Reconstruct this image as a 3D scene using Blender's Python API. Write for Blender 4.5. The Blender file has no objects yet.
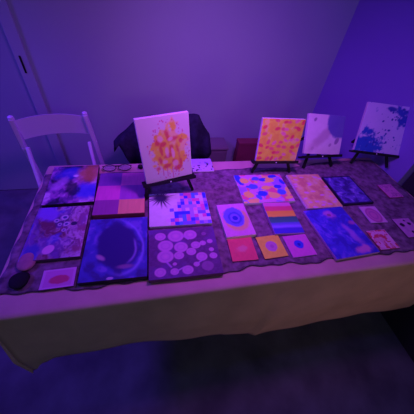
import bpy, bmesh, math, random
import numpy as np
from mathutils import Vector, Matrix

R = math.radians
scene = bpy.context.scene
col = scene.collection
random.seed(4)

# ------------------------------------------------------------------ helpers
def link(o, parent=None):
    col.objects.link(o)
    if parent is not None:
        o.parent = parent
    return o

def obj(name, bm, mat, parent=None, smooth=False):
    me = bpy.data.meshes.new(name)
    bmesh.ops.recalc_face_normals(bm, faces=bm.faces)
    bm.to_mesh(me)
    bm.free()
    me.materials.append(mat)
    if smooth:
        for p in me.polygons:
            p.use_smooth = True
    return link(bpy.data.objects.new(name, me), parent)

def tag(o, label=None, cat=None, group=None, kind=None):
    if label: o['label'] = label
    if cat: o['category'] = cat
    if group: o['group'] = group
    if kind: o['kind'] = kind
    return o

def thing(name, label, cat, loc=(0, 0, 0), rotz=0, group=None):
    o = bpy.data.objects.new(name, None)
    o.empty_display_size = 0.05
    link(o)
    o.location = loc
    o.rotation_euler = (0, 0, rotz)
    return tag(o, label, cat, group)

def add_box(bm, lo, hi, bevel=0.0, mtx=None, seg=2):
    lo, hi = Vector(lo), Vector(hi)
    r = bmesh.ops.create_cube(bm, size=1)
    vs = r['verts']
    d = hi - lo
    c = (hi + lo) / 2
    for v in vs:
        v.co = Vector((v.co.x * d.x, v.co.y * d.y, v.co.z * d.z)) + c
    if mtx is not None:
        for v in vs:
            v.co = mtx @ v.co
    if bevel > 0:
        es = list({e for v in vs for e in v.link_edges})
        bmesh.ops.bevel(bm, geom=es, offset=bevel, segments=seg, affect='EDGES', profile=0.6)

def box(lo, hi, bevel=0.0, mtx=None, seg=2):
    bm = bmesh.new()
    add_box(bm, lo, hi, bevel, mtx, seg)
    return bm

def add_bar(bm, a, b, w, t, bevel=0.0, side=(1, 0, 0)):
    """a rectangular bar from a to b, w wide along side, t thick"""
    a, b = Vector(a), Vector(b)
    ax = (b - a)
    L = ax.length
    z = ax.normalized()
    x = Vector(side)
    x = (x - z * x.dot(z)).normalized()
    y = z.cross(x)
    m = Matrix((x, y, z)).transposed().to_4x4()
    m.translation = a
    add_box(bm, (-w / 2, -t / 2, 0), (w / 2, t / 2, L), bevel, m)

def add_tube(bm, pts, rad, n=10, cap=True):
    pts = [Vector(p) for p in pts]
    rings = []
    for i, p in enumerate(pts):
        if i == 0: d = pts[1] - pts[0]
        elif i == len(pts) - 1: d = pts[-1] - pts[-2]
        else: d = (pts[i + 1] - pts[i]).normalized() + (pts[i] - pts[i - 1]).normalized()
        d.normalize()
        ref = Vector((0, 0, 1)) if abs(d.z) < 0.9 else Vector((1, 0, 0))
        x = d.cross(ref).normalized()
        y = d.cross(x)
        rr = rad[i] if isinstance(rad, (list, tuple)) else rad
        rings.append([bm.verts.new(p + (x * math.cos(2 * math.pi * k / n) + y * math.sin(2 * math.pi * k / n)) * rr) for k in range(n)])
    for a, b in zip(rings, rings[1:]):
        for k in range(n):
            bm.faces.new((a[k], a[(k + 1) % n], b[(k + 1) % n], b[k]))
    if cap:
        bm.faces.new(rings[0][::-1])
        bm.faces.new(rings[-1])

# ------------------------------------------------------------------ noise for painted pictures
def _hash(ix, iy, s):
    h = (ix.astype(np.int64) * 374761393 + iy.astype(np.int64) * 668265263 + int(s) * 1274126177) & 0x7fffffff
    h = ((h ^ (h >> 13)) * 1103515245) & 0x7fffffff
    h = (h ^ (h >> 16)) & 0xffff
    return h / 65535.0

def vn(x, y, s=0):
    ix, iy = np.floor(x), np.floor(y)
    fx, fy = x - ix, y - iy
    fx = fx * fx * (3 - 2 * fx); fy = fy * fy * (3 - 2 * fy)
    a = _hash(ix, iy, s); b = _hash(ix + 1, iy, s); c = _hash(ix, iy + 1, s); d = _hash(ix + 1, iy + 1, s)
    return (a * (1 - fx) + b * fx) * (1 - fy) + (c * (1 - fx) + d * fx) * fy

def fbm(x, y, s=0, o=4):
    r = 0; a = 0.5; t = 0
    for k in range(o):
        r = r + a * vn(x * 2 ** k, y * 2 ** k, s + 17 * k); t += a; a *= 0.55
    return r / t

def ss(e0, e1, x):
    t = np.clip((x - e0) / (e1 - e0 + 1e-9), 0, 1)
    return t * t * (3 - 2 * t)

def C(*c):
    return np.array(c, dtype=float)

def mix(a, b, m):
    m = np.asarray(m)[..., None]
    return a * (1 - m) + b * m

def solid(u, c):
    return np.ones(u.shape + (3,)) * C(*c)

def ramp(t, stops):
    out = np.ones(t.shape + (3,)) * C(*stops[0][1])
    for (p0, c0), (p1, c1) in zip(stops, stops[1:]):
        out = mix(out, C(*c1), ss(p0, p1, t))
    return out

def disc(u, v, cx, cy, rx, ry=None, ang=0, soft=0.12, wob=0.0, seed=0):
    ry = rx if ry is None else ry
    dx, dy = u - cx, v - cy
    ca, sa = math.cos(ang), math.sin(ang)
    x, y = dx * ca + dy * sa, -dx * sa + dy * ca
    d = np.sqrt((x / rx) ** 2 + (y / ry) ** 2)
    if wob:
        d = d + wob * (fbm(u * 9, v * 9, seed) - 0.5)
    return 1 - ss(1 - soft, 1 + soft, d)

# ------------------------------------------------------------------ materials
def mat(name, color, rough=0.7, noise=0.0, nscale=20.0, bump=0.0, bscale=200.0, metallic=0.0, spec=0.3):
    m = bpy.data.materials.new(name)
    m.use_nodes = True
    nt = m.node_tree
    b = nt.nodes['Principled BSDF']
    b.inputs['Roughness'].default_value = rough
    b.inputs['Metallic'].default_value = metallic
    b.inputs['Specular IOR Level'].default_value = spec
    b.inputs['Base Color'].default_value = (*color, 1)
    tc = nt.nodes.new('ShaderNodeTexCoord')
    if noise > 0:
        n = nt.nodes.new('ShaderNodeTexNoise'); n.inputs['Scale'].default_value = nscale; n.inputs['Detail'].default_value = 6
        r = nt.nodes.new('ShaderNodeValToRGB')
        r.color_ramp.elements[0].position = 0.3; r.color_ramp.elements[1].position = 0.7
        r.color_ramp.elements[0].color = (*[c * (1 - noise) for c in color], 1)
        r.color_ramp.elements[1].color = (*[min(1, c * (1 + noise)) for c in color], 1)
        nt.links.new(tc.outputs['Object'], n.inputs['Vector'])
        nt.links.new(n.outputs['Fac'], r.inputs['Fac'])
        nt.links.new(r.outputs['Color'], b.inputs['Base Color'])
    if bump > 0:
        n2 = nt.nodes.new('ShaderNodeTexNoise'); n2.inputs['Scale'].default_value = bscale; n2.inputs['Detail'].default_value = 4
        bp = nt.nodes.new('ShaderNodeBump'); bp.inputs['Strength'].default_value = bump; bp.inputs['Distance'].default_value = 0.002
        nt.links.new(tc.outputs['Object'], n2.inputs['Vector'])
        nt.links.new(n2.outputs['Fac'], bp.inputs['Height'])
        nt.links.new(bp.outputs['Normal'], b.inputs['Normal'])
    return m

def paint_mat():
    m = bpy.data.materials.new('acrylic_paint')
    m.use_nodes = True
    nt = m.node_tree
    b = nt.nodes['Principled BSDF']
    b.inputs['Roughness'].default_value = 0.6
    b.inputs['Specular IOR Level'].default_value = 0.25
    a = nt.nodes.new('ShaderNodeVertexColor'); a.layer_name = 'paint'
    nt.links.new(a.outputs['Color'], b.inputs['Base Color'])
    tc = nt.nodes.new('ShaderNodeTexCoord')
    n2 = nt.nodes.new('ShaderNodeTexNoise'); n2.inputs['Scale'].default_value = 350; n2.inputs['Detail'].default_value = 3
    bp = nt.nodes.new('ShaderNodeBump'); bp.inputs['Strength'].default_value = 0.25; bp.inputs['Distance'].default_value = 0.001
    nt.links.new(tc.outputs['Object'], n2.inputs['Vector'])
    nt.links.new(n2.outputs['Fac'], bp.inputs['Height'])
    nt.links.new(bp.outputs['Normal'], b.inputs['Normal'])
    return m

M = dict(
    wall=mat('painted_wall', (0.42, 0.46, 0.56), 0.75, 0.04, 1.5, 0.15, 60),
    blue_lit_wall=mat('wall_blue_light_tint', (0.30, 0.22, 0.62), 0.75, 0.04, 1.5, 0.15, 60),  # right wall: blue light falling on it is put into the base colour
    door=mat('painted_door', (0.36, 0.38, 0.50), 0.55, 0.03, 2.0),
    trim=mat('painted_trim', (0.44, 0.46, 0.56), 0.5),
    dark_door=mat('black_door_panel', (0.035, 0.033, 0.04), 0.8),
    floor=mat('dark_floor', (0.115, 0.115, 0.135), 0.7, 0.35, 5.0, 0.3, 90, spec=0.15),
    ceiling=mat('ceiling_paint', (0.5, 0.5, 0.5), 0.9),
    cloth=mat('kraft_tablecloth', (0.62, 0.38, 0.37), 0.8, 0.10, 9.0, 0.2, 260, spec=0.2),
    runner=mat('dark_runner_cloth', (0.21, 0.13, 0.20), 0.95, 0.5, 42.0, 0.9, 300, spec=0.1),
    hem=mat('dark_runner_fringe', (0.07, 0.04, 0.07), 0.95),
    black=mat('black_wood', (0.010, 0.009, 0.012), 0.5),
    steel=mat('bright_screw', (0.85, 0.85, 0.85), 0.3),
    white_plastic=mat('white_plastic', (0.78, 0.64, 0.95), 0.45, 0.02, 8.0),
    canvas_white=mat('white_primed_canvas', (0.80, 0.78, 0.78), 0.8, 0.03, 60, 0.4, 500),
    canvas_dark=mat('black_painted_edge', (0.025, 0.02, 0.04), 0.6),
    canvas_blue=mat('blue_painted_edge', (0.10, 0.08, 0.42), 0.6),
    canvas_wine=mat('wine_painted_edge', (0.30, 0.06, 0.12), 0.6),
    canvas_purple=mat('dark_purple_painted_edge', (0.13, 0.05, 0.14), 0.6),
    canvas_lilac=mat('lilac_painted_edge', (0.45, 0.26, 0.62), 0.6),
    table_plastic=mat('table_plastic', (0.55, 0.55, 0.55), 0.6),
    grey_metal=mat('dark_grey_metal', (0.05, 0.05, 0.05), 0.5),
    fabric=mat('black_fabric', (0.030, 0.028, 0.062), 0.95, 0.3, 30, 0.5, 200, spec=0.1),
    bin_=mat('dark_plastic_bin', (0.24, 0.18, 0.22), 0.7),
    maroon=mat('maroon_card', (0.26, 0.045, 0.08), 0.75, 0.1, 12),
    pinkrock=mat('dusty_pink_paint', (0.42, 0.16, 0.26), 0.7, 0.15, 40),
    blackrock=mat('black_paint', (0.008, 0.008, 0.012), 0.8),
    lens=mat('glasses_lens', (0.6, 0.5, 0.7), 0.1),
    paint=paint_mat(),
)
g = M['lens'].node_tree.nodes['Principled BSDF']
g.inputs['Transmission Weight'].default_value = 0.7
g.inputs['Alpha'].default_value = 0.5

# ------------------------------------------------------------------ the setting
YW = 1.38            # back wall
def wallbox(name, lo, hi, m, parent=None, bevel=0):
    o = obj(name, box(lo, hi, bevel), m, parent)
    if parent is None: o['kind'] = 'structure'
    return o
wallbox('floor', (-2.6, -2.6, -0.1), (3.4, YW + 0.12, 0), M['floor'])
wallbox('ceiling', (-2.6, -2.6, 2.6), (3.4, YW + 0.12, 2.7), M['ceiling'])
wallbox('wall_back', (-0.195, YW, 0), (3.4, YW + 0.12, 2.6), M['wall'])
wallbox('wall_back_left', (-2.6, YW, 0), (-1.16, YW + 0.12, 2.6), M['wall'])
wallbox('wall_above_door', (-1.16, YW, 2.1), (-0.195, YW + 0.12, 2.6), M['wall'])
wallbox('wall_left', (-2.7, -2.6, 0), (-2.6, YW + 0.12, 2.6), M['wall'])
wallbox('wall_front', (-2.6, -2.7, 0), (3.4, -2.6, 2.6), M['wall'])
wallbox('wall_far_right', (3.4, -2.7, 0), (3.5, YW + 0.12, 2.6), M['wall'])
# right wall, slightly splayed, ends beside the table where a black door stands
bm = bmesh.new()
pts = [(1.757, YW), (1.80, 0.475), (1.92, 0.475), (1.92, YW)]
lo = [bm.verts.new((x, y, 0)) for x, y in pts]; hi = [bm.verts.new((x, y, 2.6)) for x, y in pts]
bm.faces.new(lo[::-1]); bm.faces.new(hi)
for i in range(4):
    bm.faces.new((lo[i], lo[(i + 1) % 4], hi[(i + 1) % 4], hi[i]))
o = obj('wall_right', bm, M['blue_lit_wall']); o['kind'] = 'structure'
wallbox('door_2', (1.84, -0.55, 0), (1.89, 0.47, 2.1), M['dark_door'], bevel=0.004)
wallbox('wall_above_black_door', (1.80, -0.55, 2.1), (1.92, 0.474, 2.6), M['wall'])
wallbox('wall_right_near', (1.80, -2.6, 0), (1.92, -0.55, 2.6), M['wall'])
# pale door in the back wall with its frame and strike plate
d = wallbox('door_1', (-1.10, YW + 0.02, 0.005), (-0.262, YW + 0.06, 2.06), M['door'], bevel=0.003)
t = wallbox('trim_1', (-0.26, YW - 0.012, 0), (-0.195, YW + 0.10, 2.1), M['trim'], bevel=0.004)
wallbox('trim_2', (-1.16, YW - 0.012, 0), (-1.102, YW + 0.10, 2.1), M['trim'], bevel=0.004)
wallbox('trim_3', (-1.10, YW - 0.012, 2.065), (-0.262, YW + 0.10, 2.1), M['trim'], bevel=0.004)
obj('strike_plate', box((-0.237, YW - 0.0145, 0.915), (-0.226, YW - 0.0125, 1.005), 0.0006), M['black'], t)

# ------------------------------------------------------------------ table
TW, TD, TZ = 1.745, 0.676, 0.74
t = thing('folding_table', 'long folding table hidden under the tan cloth that hangs over its front', 'table', (TW / 2, TD / 2, 0))
obj('table_top', box((-TW / 2, -TD / 2, TZ - 0.045), (TW / 2, TD / 2, TZ), 0.012), M['table_plastic'], t)
for sx in (-1, 1):
    for sy in (-1, 1):
        bm = bmesh.new()
        add_tube(bm, [(sx * 0.66, sy * 0.10 + 0.12, TZ - 0.045), (sx * 0.66, sy * 0.12 + 0.12, 0.0)], 0.014)
        obj('leg', bm, M['grey_metal'], t)

# tablecloth: an unfolded rectangle bent over the table edges
def cloth_point(X, Y):
    """X,Y in the unfolded sheet; the table is [0,TW]x[0,TD]"""
    ex = -X if X < 0 else (X - TW if X > TW else 0)
    sx = -1 if X < 0 else 1
    ey = -Y if Y < 0 else (Y - TD if Y > TD else 0)
    sy = -1 if Y < 0 else 1
    bx, by = min(max(X, 0), TW), min(max(Y, 0), TD)
    z = TZ + 0.002
    r = math.hypot(ex, ey)
    if r < 1e-6:
        return (bx, by, z + 0.0006 * math.sin(X * 31) * math.sin(Y * 27))
    ax, ay = sx * ex / r, sy * ey / r
    rc = 0.014                                  # rounded over the edge
    if r < rc * 1.57:
        a = r / rc
        out = rc * math.sin(a); dz = rc * (1 - math.cos(a))
    else:
        h = r - rc * 1.57
        fold = 0.0
        if ex == 0:                             # front / back faces
            fold = 0.006 * math.sin(X * 7.0 + 1.0) + 0.002 * math.sin(X * 23 + 2)
            dd = X - (0.885 - 0.10 * h)
            fold += 0.014 * math.exp(-max(dd, 0) / 0.05) * (1 if dd > 0 else math.exp(-(dd / 0.008) ** 2))
        elif ey == 0:
            fold = 0.010 * math.sin(Y * 14)
        else:
            th = math.atan2(ey, ex)
            fold = 0.02 * math.sin(2 * th) ** 2 + 0.008 * math.sin(6 * th)
        k = min(1.0, h / 0.22)
        wall_side = 0.25 if (sx > 0 and ex > 0) else 1.0
        out = rc + (0.035 * k + fold * k) * wall_side
        dz = rc + h
    if ex > 0 and ey > 0 and sx < 0 and sy < 0:
        ax *= 0.45
    return (bx + ax * out, by + ay * out, z - dz)
def axis(lo, hi, core, n):
    s = [lo + (0 - lo) * i / 22 for i in range(22)] + [-0.022, -0.016, -0.010, -0.005]
    s = sorted(s)
    m = [core * i / n for i in range(n + 1)]
    e = [core + 0.005, core + 0.010, core + 0.016, core + 0.022] + [core + (hi - core) * i / 22 for i in range(2, 23)]
    return s + m + e
def hang(x):                                # the sheet lies askew: it hangs lower towards the right, and at its corner
    pts = [(-.15, 1.42), (0.0, 1.38), (.05, 1.12), (.10, 1.0), (.30, 1.02), (.60, 1.42), (.95, 1.62), (2.1, 1.75)]
    for (a, ha), (b, hb) in zip(pts, pts[1:]):
        if x <= b:
            q = max(0.0, (x - a) / (b - a)); q = q * q * (3 - 2 * q)
            return ha + (hb - ha) * q
    return pts[-1][1]
xs = axis(-0.15, TW + 0.26, TW, 110)
ys = axis(-0.262, TD + 0.15, TD, 24)
bm = bmesh.new()
gridv = []
for y in ys:
    row = []
    for x in xs:
        yy = y
        if y < -0.03:                           # slightly uneven hem
            yy = y * hang(x) * (1 + 0.05 * math.sin(x * 5.0 + 0.6) * (1 if x < 0.7 else 0.5) + 0.008 * math.sin(x * 21))
        row.append(bm.verts.new(cloth_point(x, yy)))
    gridv.append(row)
for j in range(len(ys) - 1):
    for i in range(len(xs) - 1):
        bm.faces.new((gridv[j][i], gridv[j][i + 1], gridv[j + 1][i + 1], gridv[j + 1][i]))
cl = obj('tablecloth', bm, M['cloth'], smooth=True)
tag(cl, 'plain tan tablecloth covering the long table, hanging down in front with a drooping corner', 'tablecloth')
sm = cl.modifiers.new('thickness', 'SOLIDIFY'); sm.thickness = 0.0012; sm.offset = 1

# runner
RZ = TZ + 0.0055
bm = bmesh.new()
nx, ny = 170, 40
rows = []
for j in range(ny + 1):
    row = []
    for i in range(nx + 1):
        s = i / nx; q = j / ny
        x = -0.001 + s * 1.741
        yf = 0.052 - 0.012 * s + 0.006 * math.sin(x * 17) + 0.004 * math.sin(x * 41 + 1) + 0.003 * math.sin(x * 83)
        yb = 0.610 + 0.004 * math.sin(x * 19 + 2) + 0.003 * math.sin(x * 47)
        yb += 0.045 * max(0.0, min(1.0, (x - 1.25) / 0.2))
        y = yf + (yb - yf) * q
        x2 = x + (0.004 * math.sin(y * 50) if i in (0, nx) else 0)
        z = RZ + 0.0006 * math.sin(x * 60 + y * 20) * math.sin(y * 55 - x * 13)
        if j == 0: z += 0.0004
        row.append(bm.verts.new((x2, y, z)))
    rows.append(row)
for j in range(ny):
    for i in range(nx):
        bm.faces.new((rows[j][i], rows[j][i + 1], rows[j + 1][i + 1], rows[j + 1][i]))
edge_pts = [tuple(v.co) for v in rows[0]]
rn = obj('table_runner', bm, M['runner'], smooth=True)
tag(rn, 'dark mottled cloth runner with a wavy front edge spread under the flat paintings', 'cloth')
sm = rn.modifiers.new('thickness', 'SOLIDIFY'); sm.thickness = 0.001; sm.offset = 1
bm = bmesh.new()
add_tube(bm, [(x, y - 0.001, z + 0.0006) for x, y, z in edge_pts], 0.0018, 6)
h_ = obj('hem_cord', bm, M['hem'], rn, smooth=True)
h_['label'] = 'dark cord along the wavy front edge'

# ------------------------------------------------------------------ paintings
def face_grid(name, w, h, z, fn, parent, n=0.0022):
    nx, ny = max(24, int(w / n)), max(24, int(h / n))
    u = np.linspace(0, 1, nx + 1); v = np.linspace(0, 1, ny + 1)
    U, V = np.meshgrid(u, v)
    co = np.stack([(U - 0.5) * w, (V - 0.5) * h, np.full_like(U, z)], -1).reshape(-1, 3)
    c = np.clip(fn(U, V), 0.003, 0.95).reshape(-1, 3)
    idx = np.arange((nx + 1) * (ny + 1)).reshape(ny + 1, nx + 1)
    f = np.stack([idx[:-1, :-1], idx[:-1, 1:], idx[1:, 1:], idx[1:, :-1]], -1).reshape(-1, 4)
    me = bpy.data.meshes.new(name)
    me.from_pydata(co.tolist(), [], f.tolist())
    a = me.color_attributes.new('paint', 'FLOAT_COLOR', 'POINT')
    a.data.foreach_set('color', np.concatenate([c, np.ones((len(c), 1))], 1).astype(np.float32).ravel())
    me.materials.append(M['paint'])
    return link(bpy.data.objects.new(name, me), parent)

def canvas(name, label, cat, w, h, th, fn, edge='canvas_white', group=None, marks=None, rnd=0.002, res=0.0022):
    r = thing(name, label, cat, group=group)
    obj('stretched_cloth' if th > 0.006 else 'board', box((-w / 2, -h / 2, 0), (w / 2, h / 2, th), min(rnd, th * 0.3)), M[edge], r)
    face_grid('painted_face', w - 0.0016, h - 0.0016, th + 0.0003, fn, r, res)
    return r

WHITE = (0.80, 0.76, 0.80)
def p_galaxy(u, v):
    n = fbm(u * 5 + 2 * fbm(u * 3, v * 3, 5), v * 5, 3)
    c = ramp(n, [(0.28, (0.03, 0.02, 0.08)), (0.45, (0.16, 0.05, 0.30)), (0.55, (0.42, 0.12, 0.50)), (0.72, (0.75, 0.45, 0.8))])
    blue = mix(c, C(0.05, 0.06, 0.62), disc(u, v, .38, .80, .26, .16, 0.3, .5, .8, 3) * .85)
    c = mix(blue, C(0.06, 0.07, 0.75), disc(u, v, .82, .28, .26, .20, 0, .4, .6, 9) * .9)
    c = mix(c, C(0.55, 0.22, 0.10), disc(u, v, .82, .76, .24, .24, 0, .4, .6, 6) * .9)
    c = mix(c, C(0.02, 0.02, 0.06), disc(u, v, .52, .36, .13, .20, .3, .4, .9, 2) * .9)
    c = mix(c, C(0.55, 0.25, 0.70), disc(u, v, .22, .50, .20, .11, .7, .5, 1, 8) * .7)
    c = mix(c, C(0.85, 0.7, 0.9), disc(u, v, .52, .70, .05, .03, 0, .5, 1, 8))
    return c
def p_marble(u, v):
    w1 = fbm(u * 4, v * 4, 11); w2 = fbm(u * 4 + 7, v * 4, 12)
    n = fbm(u * 5 + 3.5 * w1, v * 4 + 3.5 * w2, 13)
    vein = 1 - np.abs(n - 0.5) * 7
    c = ramp(fbm(u * 3 + w1, v * 3, 15), [(0.3, (0.10, 0.04, 0.20)), (0.5, (0.22, 0.08, 0.42)), (0.66, (0.12, 0.08, 0.6))])
    c = mix(c, C(0.20, 0.05, 0.12), ss(.55, .7, w2))
    c = mix(c, C(0.40, 0.12, 0.30), ss(.55, .95, u + .3 * (w1 - .5)) * .7)
    c = mix(c, C(0.78, 0.50, 0.82), np.clip(vein, 0, 1) * .75 * (0.3 + 0.7 * ss(.2, .8, u + .35 * (v - .5))))
    c = mix(c, C(0.30, 0.12, 0.85), disc(u, v, .22, .86, .22, .14, -.5, .3, .5, 3) * .9)
    for (a, b, r) in [(.56, .76, .05), (.62, .62, .045), (.42, .70, .035), (.60, .50, .03), (.50, .62, .03)]:
        c = mix(c, C(0.75, 0.6, 0.85), disc(u, v, a, b, r * 1.3, r, 0, .3, .3, 2))
        c = mix(c, C(0.08, 0.05, 0.35), disc(u, v, a, b, r * .8, r * .55, 0, .3, .3, 2))
    c = mix(c, C(0.05, 0.03, 0.12), disc(u, v, .76, .62, .06, .04))
    c = mix(c, C(0.85, 0.35, 0.75), disc(u, v, .43, .16, .10, .075, .3, .1))
    c = mix(c, C(0.05, 0.06, 0.5), disc(u, v, .16, .17, .13, .10, 0, .4, .5, 7) * .8)
    return c * 0.92
def p_checker(u, v):
    uu = u + .008 * (fbm(u * 20, v * 20, 1) - .5)
    cols = [[(0.28, 0.08, 0.42), (0.88, 0.18, 0.52)], [(0.78, 0.12, 0.50), (0.42, 0.10, 0.48)], [(0.36, 0.08, 0.32), (0.88, 0.42, 0.22)]]
    out = solid(u, (0, 0, 0))
    rb = [1.01, .66, .31, -.01]
    for r in range(3):
        for k in range(2):
            m = (v <= rb[r]) & (v > rb[r + 1]) & ((uu < .48) if k == 0 else (uu >= .48))
            out[m] = C(*cols[r][k])
    return out * (0.9 + 0.2 * fbm(u * 30, v * 8, 6))[..., None]
def p_dblue(u, v):
    n = fbm(u * 6 + 2 * fbm(u * 3, v * 3, 1), v * 6, 2)
    c = ramp(n, [(.3, (0.05, 0.035, 0.26)), (.6, (0.07, 0.06, 0.48)), (.8, (0.18, 0.11, 0.62))])
    dx, dy = (u - .52), (v - .52)
    a = -.55
    x, y = dx * math.cos(a) - dy * math.sin(a), dx * math.sin(a) + dy * math.cos(a)
    d = np.sqrt((x / .34) ** 2 + (y / .43) ** 2) + .10 * (n - .5)
    c = mix(c, C(0.035, 0.022, 0.19), 1 - ss(.80, 1.08, d))
    ring = np.exp(-((d - 1.12) / .06) ** 2) * ss(-.2, .3, dx)
    c = mix(c, C(0.26, 0.20, 0.80), ring * .8)
    ring2 = np.exp(-((d - .80) / .05) ** 2) * ss(.12, .25, dx) * ss(.12, .0, dy)
    c = mix(c, C(0.30, 0.20, 0.70), ring2 * .8)
    c = mix(c, C(0.6, 0.30, 0.55), disc(u, v, .27, .33, .07, .03, -.5, .5, .5, 3) * .7)
    c = mix(c, C(0.40, 0.18, 0.40), disc(u, v, .66, .17, .12, .03, 0, .5, .5, 3) * .6)
    c = mix(c, C(0.7, 0.5, 0.8), disc(u, v, .45, .02, .05, .02) * .7)
    return c
def p_mosaic(u, v):
    c = solid(u, WHITE) * (0.86 + .2 * fbm(u * 12, v * 12, 4))[..., None]
    an = np.arctan2(v - .86, u - .20); rr = np.hypot((u - .20) * 1.2, v - .86)
    ray = (np.sin(an * 23) * .5 + .5)
    star = np.clip(1.15 - rr / (.17 + .34 * ray * vn(an * 4 + 20, rr * 0, 3)), 0, 1)
    c = mix(c, C(0.04, 0.03, 0.09), ss(.05, .7, star))
    N, K = 15, 10
    i = np.floor(u * N); j = np.floor(v * K)
    h = _hash(i, j, 91); h2 = _hash(i, j, 7)
    pal = [(0.05, 0.07, 0.85), (0.75, 0.14, 0.50), (0.45, 0.30, 0.85), (0.80, 0.62, 0.80), (0.10, 0.30, 0.85), (0.85, 0.35, 0.60), (0.22, 0.16, 0.9)]
    sq = solid(u, (0, 0, 0))
    for k, p in enumerate(pal):
        sq[(h * len(pal)).astype(int).clip(0, len(pal) - 1) == k] = C(*p)
    uc, vc = (i + .5) / N, (j + .5) / K
    reg = (uc + .15 * (h2 - .5) > .34 + .32 * np.clip(vc - .25, 0, 1)) & (h2 > .06)
    reg |= (h2 > .8) & (uc > .30) & (vc < .5)
    reg |= (j == 3) & (i > 2) & (i < 7) & (h > .4)
    c = np.where(reg[..., None], sq, c)
    return c
CIRC = [(.17, .84, .085), (.40, .83, .125), (.62, .84, .105), (.24, .63, .115), (.46, .58, .105), (.68, .60, .075), (.79, .63, .05), (.90, .66, .045), (.60, .47, .075),
        (.23, .41, .12), (.42, .41, .075), (.74, .35, .085), (.90, .48, .04), (.91, .35, .06), (.65, .21, .045), (.52, .12, .08), (.34, .11, .06), (.15, .12, .08), (.35, .25, .03), (.83, .84, .04), (.80, .16, .09)]
def p_circles(u, v):
    c = solid(u, (0.13, 0.05, 0.19)) * (0.7 + .7 * fbm(u * 30, v * 30, 4))[..., None]
    c = mix(c, C(0.16, 0.06, 0.34), ss(.4, .7, fbm(u * 3, v * 3, 8)))
    for k, (a, b, r) in enumerate(CIRC):
        lit = .32 if k >= 19 else 1.0
        d = np.hypot((u - a) / (r * .96), (v - b) / (r * 1.02))
        m = (1 - ss(.9, 1.08, d)) * lit
        c = mix(c, C(0.60, 0.24, 0.62), m)
        c = mix(c, C(0.36, 0.12, 0.50), np.exp(-((d - .55) / .12) ** 2) * .35 * lit)
        if k in (1, 2, 9): c = mix(c, C(0.72, 0.30, 0.62), (1 - ss(.1, .3, d)) * .6)
    for (x0, y0, x1, y1) in [(.50, .83, .58, .74), (.66, .22, .74, .28), (.38, .12, .48, .18), (.24, .30, .30, .20)]:
        t = np.clip(((u - x0) * (x1 - x0) + (v - y0) * (y1 - y0)) / ((x1 - x0) ** 2 + (y1 - y0) ** 2), 0, 1)
        d = np.hypot(u - x0 - t * (x1 - x0), v - y0 - t * (y1 - y0))
        c = mix(c, C(0.5, 0.22, 0.65), 1 - ss(.006, .018, d))
    return c
def p_bull(u, v):
    c = solid(u, (0.74, 0.30, 0.66)) * (0.9 + .2 * fbm(u * 10, v * 10, 5))[..., None]
    c = mix(c, C(0.78, 0.50, 0.22), disc(u, v, .53, .50, .44, .36, 0, .10, .25, 3) * .85)
    c = mix(c, C(0.16, 0.18, 0.82), disc(u, v, .47, .57, .36, .31, 0, .08, .25, 6))
    c = mix(c, C(0.05, 0.08, 0.55), disc(u, v, .50, .54, .24, .19, 0, .12, .3, 9) * .8)
    c = mix(c, C(0.22, 0.18, 0.9), disc(u, v, .50, .54, .17, .13, 0, .15, .3, 2))
    c = mix(c, C(0.03, 0.03, 0.55), disc(u, v, .50, .53, .10, .07))
    return c
def p_stripes(u, v):
    vv = v + .012 * (fbm(u * 5, v * 2, 3) - .5) * 2
    return ramp(1 - vv, [(0, (0.74, 0.22, 0.52)), (0, (0.74, 0.22, 0.52)), (.10, (0.74, 0.22, 0.52)), (.16, (0.72, 0.10, 0.20)), (.27, (0.75, 0.12, 0.18)), (.32, (0.88, 0.62, 0.06)), (.47, (0.88, 0.66, 0.08)), (.50, (0.04, 0.22, 0.16)), (.65, (0.05, 0.26, 0.22)), (.70, (0.12, 0.14, 0.62)), (.80, (0.26, 0.20, 0.85)), (.87, (0.07, 0.05, 0.60)), (1, (0.07, 0.05, 0.60))])
def p_camo(u, v):
    c = solid(u, (0.72, 0.30, 0.66))
    n1, n2 = fbm(u * 6, v * 5, 31, 2), fbm(u * 6 + 9, v * 5 + 3, 37, 2)
    n3, n4 = fbm(u * 7 + 4, v * 6 + 8, 41, 2), fbm(u * 6 + 14, v * 6 + 1, 43, 2)
    c = mix(c, C(0.40, 0.22, 0.85), ss(.54, .58, n4))
    c = mix(c, C(0.92, 0.76, 0.22), ss(.54, .58, n1))
    c = mix(c, C(0.82, 0.16, 0.32), ss(.62, .66, n2))
    blob = [(.06, .85, .07, .20), (.42, .85, .09, .07), (.58, .80, .08, .06), (.30, .55, .08, .10), (.43, .28, .10, .10), (.33, .18, .05, .10), (.80, .52, .08, .07), (.83, .32, .09, .10), (.80, .92, .10, .06), (.20, .55, .04, .05), (.95, .70, .04, .10)]
    for k, (a, b, rx, ry) in enumerate(blob):
        c = mix(c, C(*[(0.04, 0.08, 0.72), (0.08, 0.20, 0.80)][k % 2]), disc(u, v, a, b, rx, ry, .2, .15, .9, k))
    for k, (a, b, rx, ry) in enumerate([(.17, .78, .09, .10), (.70, .78, .09, .08), (.56, .50, .10, .07), (.14, .28, .10, .12), (.90, .12, .07, .05)]):
        c = mix(c, C(0.92, 0.80, 0.18), disc(u, v, a, b, rx, ry, .2, .15, .7, k + 20))
    return c
def p_orange(u, v):
    n = fbm(u * 7, v * 7, 51)
    c = ramp(n, [(.3, (0.74, 0.40, 0.20)), (.5, (0.86, 0.62, 0.24)), (.7, (0.88, 0.66, 0.38))])
    rng = random.Random(8)
    for k in range(26):
        a, b = rng.random(), rng.random()
        c = mix(c, C(0.84, 0.42, 0.72), disc(u, v, a, b, .065, .026, rng.uniform(-.3, .3), .4, .8, k) * .9)
    return mix(c, C(0.45, 0.16, 0.50), ss(.10, 0, u) * .6)
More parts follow.
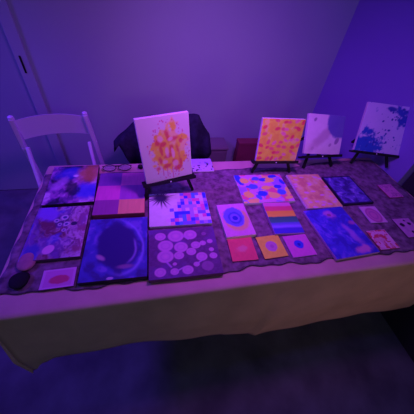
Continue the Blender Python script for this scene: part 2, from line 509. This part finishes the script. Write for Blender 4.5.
def p_galaxy2(u, v):
    w1 = fbm(u * 4, v * 4, 61)
    n = fbm(u * 9 + 3 * w1, v * 9, 63)
    c = ramp(n, [(.3, (0.05, 0.03, 0.22)), (.55, (0.13, 0.09, 0.50)), (.75, (0.32, 0.24, 0.72))])
    e = np.minimum(np.minimum(u, 1 - u), np.minimum(v, 1 - v))
    return mix(c, C(0.02, 0.015, 0.06), 1 - ss(.02, .07, e))
def p_blue(u, v):
    w1 = fbm(u * 4, v * 4, 71)
    n = fbm(u * 7 + 3 * w1, v * 7 + 2 * w1, 73)
    c = ramp(n, [(.3, (0.05, 0.04, 0.50)), (.55, (0.07, 0.06, 0.68)), (.75, (0.20, 0.12, 0.80))])
    c = mix(c, C(0.60, 0.20, 0.60), disc(u, v, .55, .85, .12, .09, .3, .5, 1.4, 3) * .8)
    c = mix(c, C(0.30, 0.10, 0.30), disc(u, v, .53, .84, .05, .03))
    c = mix(c, C(0.50, 0.20, 0.75), disc(u, v, .74, .35, .07, .30, .25, .5, 1.2, 4) * .65)
    c = mix(c, C(0.75, 0.24, 0.55), disc(u, v, .73, .09, .18, .06, .1, .5, 1.2, 5) * .8)
    c = mix(c, C(0.55, 0.15, 0.4), disc(u, v, .92, .62, .07, .04, .1, .5, 1.2, 5) * .7)
    return c
def p_red(u, v):
    c = solid(u, (0.84, 0.12, 0.17)) * (0.9 + .2 * fbm(u * 9, v * 9, 5))[..., None]
    return mix(c, C(0.80, 0.30, 0.36), disc(u, v, .50, .50, .24, .12, .2, .5, 1.2, 5) * .7)
def p_gold(u, v):
    c = solid(u, (0.90, 0.80, 0.09)) * (0.9 + .2 * fbm(u * 9, v * 9, 5))[..., None]
    c = mix(c, C(0.55, 0.25, 0.50), disc(u, v, .50, .50, .24, .24, 0, .1, .3, 3))
    return mix(c, C(0.45, 0.16, 0.42), disc(u, v, .52, .50, .08, .08))
def p_dot(u, v):
    c = solid(u, (0.72, 0.16, 0.58)) * (0.92 + .16 * fbm(u * 9, v * 9, 5))[..., None]
    c = mix(c, C(0.04, 0.08, 0.75), disc(u, v, .50, .55, .19, .20, 0, .12, .2, 3))
    return mix(c, C(0.02, 0.02, 0.40), disc(u, v, .50, .54, .06, .07))
def p_arch(u, v):
    c = solid(u, (0.66, 0.20, 0.44))
    d = np.hypot((u - .5) / .36, (v - .45) / .40) + .1 * (fbm(u * 6, v * 6, 4) - .5)
    c = mix(c, C(0.74, 0.42, 0.66), ss(1.05, 1.25, d))
    c = mix(c, C(0.42, 0.10, 0.34), np.exp(-((d - 1.0) / .08) ** 2) * .8)
    c = mix(c, C(0.40, 0.10, 0.36), np.exp(-((d - .55) / .12) ** 2) * .6)
    return c
def p_redpink(u, v):
    n = fbm(u * 6, v * 6, 83, 2)
    c = ramp(n, [(.35, (0.75, 0.36, 0.52)), (.50, (0.72, 0.16, 0.24)), (.62, (0.66, 0.08, 0.12))])
    return mix(c, C(0.85, 0.45, 0.66), ss(.55, .62, fbm(u * 7 + 5, v * 7, 85, 2)))
def p_scribble(u, v):
    n = fbm(u * 5, v * 5, 93)
    c = solid(u, (0.72, 0.24, 0.50))
    return mix(c, C(0.36, 0.08, 0.28), np.clip(1 - np.abs(n - .5) * 14, 0, 1) * .9)
def p_holes(u, v):
    c = solid(u, (0.62, 0.28, 0.56)) * (0.8 + .4 * fbm(u * 6, v * 6, 5))[..., None]
    for (a, b, r) in [(.28, .66, .10), (.75, .70, .08), (.55, .25, .07), (.85, .30, .08), (.62, .88, .05)]:
        c = mix(c, C(0.02, 0.01, 0.04), disc(u, v, a, b, r * 1.2, r, 0, .2, .6, 3))
    return c
def p_smallpink(u, v):
    c = solid(u, (0.64, 0.20, 0.58))
    c = mix(c, C(0.72, 0.34, 0.72), (np.maximum(abs(u - .5) * 2, abs(v - .5) * 2) > .84) * .7)
    return mix(c, C(0.60, 0.07, 0.20), disc(u, v, .54, .42, .30, .22, .1, .15, .3, 3))
def p_speckle(u, v):
    c = ramp(1 - v, [(0, (0.50, 0.40, 0.92)), (.35, (0.50, 0.40, 0.92)), (.7, (0.62, 0.50, 0.78))])
    return mix(c, C(0.05, 0.03, 0.08), ss(.62, .68, fbm(u * 9, v * 9, 5, 2)) * ss(.85, .5, v))
def splats(u, v, c, seed, n, cx, cy, sx, sy, rmin, rmax, colr, asp=1.0):
    rng = random.Random(seed)
    for k in range(n):
        a, b = rng.gauss(cx, sx), rng.gauss(cy, sy)
        r = rng.uniform(rmin, rmax)
        c = mix(c, C(*colr), disc(u, v, a, b, r, r * asp * rng.uniform(.7, 1.4), rng.uniform(0, 3), .25))
    return c
def p_splatter(u, v):
    c = solid(u, (0.76, 0.76, 0.64))
    n = fbm(u * 6, v * 6, 101)
    reg = disc(u, v, .56, .49, .35, .38, 0, .10, 1.3, 7)
    body = ramp(n, [(.3, (0.92, 0.70, 0.30)), (.5, (0.92, 0.72, 0.05)), (.66, (0.92, 0.58, 0.06))])
    c = mix(c, body, reg * .95)
    strokes = [(.54, .72, .035, .07), (.66, .66, .07, .035), (.46, .60, .06, .03), (.40, .47, .03, .08), (.60, .52, .04, .06), (.73, .48, .035, .10),
               (.52, .40, .09, .03), (.36, .34, .04, .05), (.62, .30, .05, .04), (.48, .24, .07, .03), (.77, .27, .03, .07), (.30, .22, .05, .04), (.70, .18, .07, .03), (.34, .64, .04, .04), (.80, .62, .03, .04)]
    for k, (a, b, rx, ry) in enumerate(strokes):
        c = mix(c, C(0.74, 0.07, 0.10), disc(u, v, a, b, rx, ry, .12, .55, 2.2, k) * .85)
    for k, (a, b, rx, ry) in enumerate([(.40, .68, .06, .05), (.51, .47, .04, .08), (.62, .44, .03, .09), (.60, .66, .05, .025), (.66, .27, .06, .05), (.45, .31, .05, .03)]):
        c = mix(c, C(0.92, 0.62, 0.56), disc(u, v, a, b, rx, ry, .15, .35, 1.0, k + 40) * .8)
    rng = random.Random(5)
    for k in range(80):
        an = rng.uniform(0, 6.28); rr = rng.uniform(.85, 1.25)
        a, b = .55 + .34 * rr * math.cos(an), .46 + .40 * rr * math.sin(an)
        r = rng.uniform(.006, .015)
        c = mix(c, C(0.70, 0.08, 0.22), disc(u, v, a, b, r, r * .9, 0, .3) * .9)
    for a in (.38, .47, .58, .66):                     # drips
        c = mix(c, C(0.72, 0.12, 0.25), (1 - ss(.006, .012, abs(u - a))) * ((v > .06 + .05 * math.sin(a * 40)) & (v < .22)) * .8)
    return c
def p_leaves(u, v):
    n = fbm(u * 8, v * 8, 111)
    c = ramp(n, [(.3, (0.86, 0.60, 0.07)), (.55, (0.88, 0.78, 0.07)), (.75, (0.90, 0.66, 0.24))])
    rng = random.Random(12)
    for j in range(7):
        for i in range(7):
            a = (i + .5 + rng.uniform(-.35, .35)) / 7; b = (j + .5 + rng.uniform(-.35, .35)) / 7
            if rng.random() < .78:
                c = mix(c, C(*rng.choice([(0.78, 0.04, 0.10), (0.80, 0.12, 0.16), (0.86, 0.24, 0.34)])), disc(u, v, a, b, .058, .038, rng.uniform(-.8, 1.2), .3, .9, i + j * 7) * .9)
    return c
def p_smear(u, v):
    c = solid(u, (0.78, 0.66, 0.74)) * (0.92 + .16 * fbm(u * 6, v * 6, 5))[..., None]
    c = mix(c, C(0.45, 0.26, 0.34), disc(u, v, .46, .46, .12, .44, -.75, .5, .6, 4) * .55)
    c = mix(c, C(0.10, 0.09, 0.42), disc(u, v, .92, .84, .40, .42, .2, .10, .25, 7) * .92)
    c = mix(c, C(0.28, 0.18, 0.34), disc(u, v, .18, .86, .035, .05, -.4, .3, .8, 4) * .9)
    c = mix(c, C(0.30, 0.18, 0.36), disc(u, v, .86, .36, .05, .09, -.5, .3, .8, 5) * .9)
    c = mix(c, C(0.40, 0.26, 0.44), disc(u, v, .68, .24, .035, .05, -.5, .3, .8, 6) * .8)
    c = mix(c, C(0.50, 0.34, 0.46), disc(u, v, .20, .14, .04, .05, -.5, .3, .8, 6) * .6)
    return c
def p_bluesplat(u, v):
    c = solid(u, (0.66, 0.56, 0.80)) * (0.95 + .1 * fbm(u * 4, v * 4, 5))[..., None]
    n = fbm(u * 9, v * 9, 121)
    m = ss(.40, .62, n + .50 * disc(u, v, .20, .12, .44, .34, 0, .7) - .32)
    c = mix(c, C(0.03, 0.10, 0.52), m)
    m = ss(.38, .66, n + .50 * disc(u, v, .94, .82, .36, .22, 0, .7) - .34)
    c = mix(c, C(0.04, 0.08, 0.46), m)
    m = disc(u, v, .52, .92, .11, .05, 0, .3, .8, 4)
    c = mix(c, C(0.05, 0.07, 0.40), m)
    c = splats(u, v, c, 3, 34, .40, .26, .20, .14, .006, .022, (0.04, 0.06, 0.40))
    c = splats(u, v, c, 5, 26, .66, .78, .20, .10, .006, .022, (0.04, 0.05, 0.36))
    return c

LAY = TZ + 0.0085
G1 = 'painted canvases laid flat on the dark runner'
G2 = 'small square painted panels laid along the table'
def lay(r, x, y, rot, z=LAY):
    r.location = (x, y, z); r.rotation_euler = (0, 0, R(rot)); return r
flat = [
    ('painting', 'galaxy painting in blue, purple and rust with dark front edge, at the far left corner', 0.187, 0.243, .018, p_galaxy, 'canvas_dark', G1, 0.130, 0.521, 2),
    ('painting', 'purple marbled pour painting with a pink oval, nearest the left edge of the table', 0.180, 0.235, .014, p_marble, 'canvas_purple', G1, 0.126, 0.269, 0),
    ('painting', 'colour block painting of six pink, purple and orange squares', 0.192, 0.253, .022, p_checker, 'canvas_wine', G1, 0.328, 0.448, -1),
    ('painting', 'deep blue painting with a big dark oval, at the front edge', 0.204, 0.252, .018, p_dblue, 'canvas_dark', G1, 0.328, 0.177, -1),
    ('painting', 'white painting with black starburst and blue and pink mosaic squares', 0.241, 0.180, .014, p_mosaic, 'canvas_white', G1, 0.559, 0.340, -1),
    ('painting', 'dark purple painting covered with lavender discs', 0.241, 0.199, .018, p_circles, 'canvas_purple', G1, 0.553, 0.131, -1),
    ('painting', 'small pink painting with a blue bullseye and thick pale front edge', 0.119, 0.170, .018, p_bull, 'canvas_white', G1, 0.774, 0.256, 1),
    ('painting', 'small striped painting running from pink through orange to blue', 0.126, 0.172, .014, p_stripes, 'canvas_lilac', G1, 0.979, 0.251, -3),
    ('painting', 'pink painting with orange and blue blotches, in front of the second easel', 0.242, 0.194, .014, p_camo, 'canvas_white', G1, 0.962, 0.438, -1),
    ('painting', 'salmon orange painting with lilac dabs, right of the blotchy one', 0.181, 0.238, .010, p_orange, 'canvas_white', G1, 1.209, 0.409, -1),
    ('painting', 'mottled violet painting with black border, behind the arched pink panel', 0.164, 0.203, .010, p_galaxy2, 'canvas_dark', G1, 1.393, 0.401, 0),
    ('painting', 'large bright blue painting with pink touches, front right of the table', 0.197, 0.247, .012, p_blue, 'canvas_lilac', G1, 1.194, 0.159, 3),
    ('painted_panel', 'small square crimson panel, leftmost of the three at the front edge', 0.097, 0.102, .004, p_red, 'canvas_wine', G2, 0.766, 0.124, -2),
    ('painted_panel', 'small square orange panel with a mauve circle', 0.095, 0.099, .004, p_gold, 'canvas_wine', G2, 0.881, 0.121, 2),
    ('painted_panel', 'small square magenta panel with a round blue dot', 0.100, 0.098, .004, p_dot, 'canvas_lilac', G2, 0.993, 0.113, 1),
    ('painted_panel', 'small pink panel with dark arched rings, right of the big blue painting', 0.086, 0.099, .004, p_arch, 'canvas_lilac', G2, 1.422, 0.234, -3),
    ('painted_panel', 'small red and pink patterned panel touching the big blue painting', 0.093, 0.096, .004, p_redpink, 'canvas_wine', G2, 1.365, 0.100, 0),
    ('painted_panel', 'small pink panel with wine scribbles, alone near the right end of the table', 0.085, 0.099, .004, p_scribble, 'canvas_wine', G2, 1.638, 0.377, 0),
    ('painted_panel', 'small mauve panel with black spots at the right edge of the photo', 0.088, 0.104, .004, p_holes, 'canvas_purple', G2, 1.536, 0.145, -2),
    ('painted_panel', 'small oblong pink panel with a red oval, at the front left corner', 0.095, 0.066, .006, p_smallpink, 'canvas_purple', G2, 0.164, 0.085, 1),
]
for name, label, w, h, th, fn, edge, grp, x, y, rot in flat:
    lay(canvas(name, label, name.split('_')[0] if name == 'painting' else 'panel', w, h, th, fn, edge, grp, res=0.0018 if w > .15 else 0.0012), x, y, rot)
r = canvas('painted_panel', 'small pale violet panel speckled black, lying behind the left easel', 'panel', .108, .105, .006, p_speckle, 'canvas_white', G2)
lay(r, .705, .640, 0, TZ + 0.0095)

# ------------------------------------------------------------------ easels and their canvases
def easel_and_canvas(A, B, zb, w, h, lean, label_e, label_c, fn, tip=0.0, edge='canvas_white', th=0.018, overhang=0.015, foot=0.0):
    """A, B: bottom left and right canvas corners (front edge); zb its height"""
    A = Vector((*A, 0)); B = Vector((*B, 0))
    c = (A + B) / 2
    yaw = math.atan2(B.y - A.y, B.x - A.x)
    Zt = TZ + 0.0080
    L = R(lean)
    e = thing('tabletop_easel', label_e, 'easel', (c.x, c.y, Zt), yaw, 'black tabletop easels standing along the back of the table')
    hb = zb - (Zt - TZ) if zb < 0.5 else zb
    ext = h * 0.62                                       # how far the legs rise up behind the canvas
    s = math.tan(L)
    def P(x, up, off=0.0):                               # on the leaning plane; up = height above table, off = out of the plane backwards
        return Vector((x, (up - hb) * s + off, up))
    back = (th + 0.002) / math.cos(L)
    top = hb + ext * math.cos(L)
    for sx in (-1, 1):
        bm = bmesh.new()
        a = P(sx * (w / 2 + foot), 0.0, back + .008); b = P(sx * 0.016, top, back + .008)
        a.z = 0.004
        add_bar(bm, a, b, 0.013, 0.010, 0.0015)
        obj('leg', bm, M['black'], e)
    bm = bmesh.new()
    add_bar(bm, P(0, top * .92, back + 0.024), Vector((0, (top - hb) * s + back + 0.16, 0.0045)), 0.013, 0.010, 0.0015)
    obj('rear_leg', bm, M['black'], e)
    bm = bmesh.new()                                     # ledge
    Rm = Matrix.Rotation(-L, 4, 'X')
    Rm.translation = P(0, hb)
    add_box(bm, (-(w / 2 + overhang), -0.004, -0.010), (w / 2 + overhang, th + 0.010, -0.0005), 0.0015, Rm)
    add_box(bm, (-(w / 2 + overhang), -0.008, -0.010), (w / 2 + overhang, -0.003, 0.004), 0.0015, Rm)
    obj('ledge', bm, M['black'], e)
    bm = bmesh.new()
    add_box(bm, (-0.010, th + .0015, h * 0.0), (0.010, th + .0105, h * .80), 0.0015, Rm)
    obj('centre_bar', bm, M['black'], e)
    bm = bmesh.new()
    add_box(bm, (-0.0028, -0.0095, -0.0055), (0.0028, -0.0078, 0.0000), 0.0006, Rm)
    obj('screw', bm, M['steel'], e)['label'] = 'bright screw in the middle of the ledge'
    # the canvas standing on it
    k = thing('painting', label_c, 'painting', group='paintings propped on tabletop easels')
    obj('stretched_cloth', box((-w / 2, -h / 2, -th), (w / 2, h / 2, -0.0003), 0.002), M[edge], k)
    face_grid('painted_face', w - .0012, h - .0012, 0.0003, fn, k, 0.0018)
    m = Matrix.Translation((c.x, c.y, Zt + hb)) @ Matrix.Rotation(yaw, 4, 'Z') @ Matrix.Rotation(R(90) - L, 4, 'X') @ Matrix.Translation((-w / 2 if tip >= 0 else w / 2, 0, 0)) @ Matrix.Rotation(R(tip), 4, 'Z') @ Matrix.Translation((w / 2 if tip >= 0 else -w / 2, h / 2, 0))
    k.matrix_world = m
    return e

easel_and_canvas((.4375, .402), (.621, .444), .103, .190, .250, 9,
                 'black tabletop easel at left holding the white splatter painting',
                 'white painting with orange and red splatter, on the leftmost easel', p_splatter, tip=3.0, foot=0.012)
easel_and_canvas((.949, .560), (1.156, .552), .085, .207, .200, 14,
                 'black tabletop easel holding the orange leaf painting',
                 'square orange painting with red leaf shapes, on an easel', p_leaves)
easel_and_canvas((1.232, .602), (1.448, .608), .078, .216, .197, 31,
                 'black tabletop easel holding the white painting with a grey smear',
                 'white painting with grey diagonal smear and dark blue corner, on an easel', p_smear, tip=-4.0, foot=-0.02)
easel_and_canvas((1.552, .633), (1.795, .570), .088, .252, .250, 26,
                 'rightmost black tabletop easel, under the blue splashed painting',
                 'pale lilac painting with blue splashes in two corners, on the rightmost easel', p_bluesplat, overhang=0.010, foot=-0.02)

# ------------------------------------------------------------------ small things on the table
def rock(name, label, cat, x, y, rx, ry, rz, m, seed, z=LAY):
    bm = bmesh.new()
    bmesh.ops.create_icosphere(bm, subdivisions=3, radius=1)
    rng = random.Random(seed); ph = [rng.uniform(0, 6) for _ in range(4)]
    for v in bm.verts:
        k = 1 + .05 * math.sin(v.co.x * 3 + ph[0]) + .04 * math.sin(v.co.y * 4 + ph[1])
        v.co = Vector((v.co.x * rx * k, v.co.y * ry * k, max(v.co.z, -0.75) * rz + rz * .75))
    o = obj(name, bm, m, smooth=True)
    o.location = (x, y, z)
    return tag(o, label, cat, group='smooth stones at the front left corner')
rock('smooth_stone', 'dusty pink rounded stone at the front left corner of the table', 'stone', .058, .158, .030, .034, .010, M['pinkrock'], 1)
rock('smooth_stone', 'black rounded stone below the pink one, front left corner', 'stone', .056, .092, .027, .028, .009, M['blackrock'], 2)

gl = thing('eyeglasses', 'thin dark framed eyeglasses lying behind the colour block painting', 'eyeglasses', (.298, .637, TZ + 0.0075), R(2))
fr = bmesh.new()
for sx in (-1, 1):
    loop = [(sx * 0.034 + 0.027 * math.cos(a) * (1 + .08 * math.cos(2 * a)), -0.004 + 0.014 * math.sin(a), 0.010 + 0.008 * math.sin(a)) for a in [2 * math.pi * k / 24 for k in range(25)]]
    add_tube(fr, loop, 0.0017, 6, cap=False)
add_tube(fr, [(-.008, 0.000, .014), (0, 0.001, .016), (.008, 0.000, .014)], 0.0016, 6)
obj('frame', fr, M['black'], gl, smooth=True)
for sx in (-1, 1):
    bm = bmesh.new()
    n = 24
    vs = [bm.verts.new((sx * 0.034 + 0.0265 * math.cos(a) * (1 + .08 * math.cos(2 * a)), -0.004 + 0.0136 * math.sin(a), 0.010 + 0.0078 * math.sin(a))) for a in [2 * math.pi * k / n for k in range(n)]]
    f = bm.faces.new(vs)
    r_ = bmesh.ops.extrude_face_region(bm, geom=[f])
    for v in r_['geom']:
        if isinstance(v, bmesh.types.BMVert): v.co.y += 0.0012
    obj('lens', bm, M['lens'], gl)
    bm = bmesh.new()
    add_tube(bm, [(sx * .062, 0.002, .014), (sx * .066, .006, .014), (sx * .060, .014, .008), (-sx * .02, .020 + .003 * sx, .003)], 0.0014, 6)
    obj('temple_arm', bm, M['black'], gl, smooth=True)
cp = rock('bottle_cap', 'little black cap lying between the eyeglasses and the left easel', 'cap', .404, .640, .013, .012, .012, M['black'], 6, TZ + 0.006)
if 'group' in cp: del cp['group']

# ------------------------------------------------------------------ white folding chair
ch = thing('folding_chair', 'white plastic folding chair standing behind the left end of the table', 'chair', (0.0, 0.80, 0), R(10))
def post(sx):
    bm = bmesh.new()
    pts = [(sx * .200, .30, 0.0), (sx * .186, .215, .40), (sx * .172, .155, .70), (sx * .160, .128, .865)]
    for a, b in zip(pts, pts[1:]):
        add_bar(bm, a, b, .022, .030, .004)
    add_tube(bm, [(sx * .160, .128, .860), (sx * .160, .127, .874), (sx * .160, .1265, .878)], [.013, .012, .006], 12)
    return bm
for sx in (-1, 1):
    obj('back_post', post(sx), M['white_plastic'], ch, smooth=False)
    bm = bmesh.new()
    add_bar(bm, (sx * .150, -.20, 0.0), (sx * .146, .115, .715), .017, .022, .004)
    obj('front_leg', bm, M['white_plastic'], ch)
bm = bmesh.new()                                        # curved back panel
n = 20
sec = []
for i in range(n + 1):
    s = -1 + 2 * i / n
    x = s * .154
    top = .852 + .012 * (1 - s * s); bot = .742 + .008 * (1 - s * s)
    yy = .022 * (1 - s * s)
    ring = [bm.verts.new((x, .130 + yy, top)), bm.verts.new((x, .143 + yy, top - .004)), bm.verts.new((x, .166 + yy, bot)), bm.verts.new((x, .152 + yy, bot - .002))]
    sec.append(ring)
for a, b in zip(sec, sec[1:]):
    for k in range(4):
        bm.faces.new((a[k], a[(k + 1) % 4], b[(k + 1) % 4], b[k]))
bm.faces.new(sec[0]); bm.faces.new(sec[-1][::-1])
obj('backrest', bm, M['white_plastic'], ch)
obj('seat', box((-.139, -.20, .425), (.139, .17, .450), .010), M['white_plastic'], ch)
for (y, z) in ((-.14, .12), (.27, .14)):
    bm = bmesh.new()
    add_tube(bm, [(-.190 if y > 0 else -.148, y, z), (.190 if y > 0 else .148, y, z)], .008)
    obj('stretcher', bm, M['white_plastic'], ch)

# ------------------------------------------------------------------ dark chair with a black coat over its back
dc = thing('side_chair', 'dark chair behind the table, its back covered by a black coat', 'chair', (0.57, 0.84, 0), R(1))
obj('seat', box((-.21, -.12, .42), (.21, .24, .46), .012), M['fabric'], dc)
obj('backrest', box((-.165, .205, .52), (.165, .23, .772), .010), M['fabric'], dc)
for sx in (-1, 1):
    for sy in (0, 1):
        bm = bmesh.new()
        add_bar(bm, (sx * .155, -.10 if sy == 0 else .235, 0), (sx * .155, -.10 if sy == 0 else .217, .42 if sy == 0 else .74), .022, .022, .003)
        obj('leg', bm, M['black'], dc)
bm = bmesh.new()
N = 40
prof = [(-.330, .650), (-.30, .685), (-.25, .725), (-.21, .765), (-.17, .795), (-.1, .815), (.1, .82), (.165, .825), (.19, .815), (.205, .775), (.235, .73), (.265, .69), (.278, .62)]
def top_at(x):
    for (a, za), (b, zb) in zip(prof, prof[1:]):
        if a <= x <= b: return za + (zb - za) * (x - a) / (b - a)
    return prof[-1][1]
ringsc = []
for i in range(N + 1):
    x = -.330 + .608 * i / N
    zt = top_at(x)
    zb = .50 + .02 * math.sin(i * .9) + (.15 * max(0, abs(x) - .23) / .075)
    zb = min(zb, zt - .04)
    f = .012 * math.sin(i * 1.1)
    ring = [(x, .165 + f, zb), (x, .172 + f * .8, zb + (zt - zb) * .5), (x, .185, zt - .03), (x, .200, zt - .006), (x, .218, zt), (x, .236, zt - .008), (x, .250, zt - .035), (x, .262 - f, zb + (zt - zb) * .5), (x, .268 - f, zb)]
    ringsc.append([bm.verts.new(p) for p in ring])
for a, b in zip(ringsc, ringsc[1:]):
    for k in range(len(a) - 1):
        bm.faces.new((a[k], a[k + 1], b[k + 1], b[k]))
bm.faces.new(ringsc[0]); bm.faces.new(ringsc[-1][::-1])
coat = obj('draped_coat', bm, M['fabric'], smooth=True)
coat.location = (0.57, 0.84, 0); coat.rotation_euler = (0, 0, R(1))
tag(coat, 'black coat draped over the chair behind the splatter painting', 'coat')
sm = coat.modifiers.new('thickness', 'SOLIDIFY'); sm.thickness = 0.004; sm.offset = 1

# ------------------------------------------------------------------ dark bin and maroon box behind the table
b = thing('storage_bin', 'dark lidded storage bin against the back wall, left of the maroon box', 'bin', (0.83, 1.20, 0))
obj('bin_body', box((-.20, -.0, 0), (.20, .155, .475), .015), M['bin_'], b)
obj('lid', box((-.205, -.005, .475), (.205, .16, .498), .008), M['bin_'], b)
b = thing('cardboard_box', 'maroon box standing behind the orange leaf painting', 'box', (1.205, 1.18, 0))
obj('box_body', box((-.115, -.035, 0), (.115, .035, .552), .003), M['maroon'], b)
obj('lid_flap', box((-.117, -.037, .552), (.117, .037, .572), .003), M['maroon'], b)

# ------------------------------------------------------------------ lights
def light(name, kind, loc, color, power, size=0.3, target=None, spot=None, blend=1.0, spread=None):
    l = bpy.data.lights.new(name, kind)
    l.color = color; l.energy = power
    if kind == 'AREA':
        l.shape = 'DISK'; l.size = size
        if spread: l.spread = R(spread)
    elif kind == 'SPOT':
        l.spot_size = R(spot); l.spot_blend = blend; l.shadow_soft_size = size
    else:
        l.shadow_soft_size = size
    o = bpy.data.objects.new(name, l); col.objects.link(o)
    o.location = loc
    if target is not None:
        o.rotation_euler = (Vector(target) - Vector(loc)).to_track_quat('-Z', 'Y').to_euler()
    return o
light('violet_hanging_lamp', 'AREA', (0.76, 0.24, 1.72), (0.50, 0.080, 1.0), 6.0, 0.2, (0.78, 0.80, 0.6), spread=128)
light('blue_side_lamp', 'SPOT', (-0.6, 0.5, 2.0), (0.17, 0.025, 1.0), 66, 0.15, (1.78, 1.05, 0.50), 52)
light('blue_left_lamp', 'SPOT', (-1.4, 0.7, 2.3), (0.13, 0.03, 1.0), 175, 0.2, (-0.5, 0.65, 0.1), 88)
light('blue_right_lamp', 'AREA', (1.3, 0.10, 2.1), (0.15, 0.05, 1.0), 2.4, 0.2, (1.45, 0.8, 0.8))
light('pink_wall_fill', 'SPOT', (0.7, 0.3, 2.0), (1.0, 0.62, 0.60), 4.2, 0.15, (0.78, 1.38, 0.86), 56)  # unseen fill added to lift the glow on the back wall
light('warm_cloth_fill', 'SPOT', (1.6, -1.6, 1.0), (1.0, 0.50, 0.34), 9, 0.2, (1.2, 0.0, 0.55), 55)  # added spot, no fixture there; brightens the hanging front of the cloth
light('dim_ambient_fill', 'POINT', (0.8, -2.0, 1.9), (0.60, 0.76, 0.65), 7.0, 0.2)  # added fill standing in for weak ambient light on floor and canvases

# ------------------------------------------------------------------ camera
cam = bpy.data.cameras.new('camera')
cam.sensor_width = 36; cam.sensor_fit = 'HORIZONTAL'
cam.lens = 239.94 / 414 * 36
cam.clip_start = 0.01
co = bpy.data.objects.new('camera', cam); col.objects.link(co)
rx, up, fw = Vector((0.9778, -0.1842, 0.0998)), Vector((0.0629, 0.7124, 0.6989)), Vector((0.1998, 0.6771, -0.7082))
m = Matrix((rx, up, -fw)).transposed().to_4x4()
m.translation = (0.4737, -0.3387, 1.4684)
co.matrix_world = m
scene.camera = co

scene.view_settings.view_transform = 'Standard'
scene.view_settings.look = 'None'
scene.view_settings.gamma = 1
scene.view_settings.exposure = 0.0
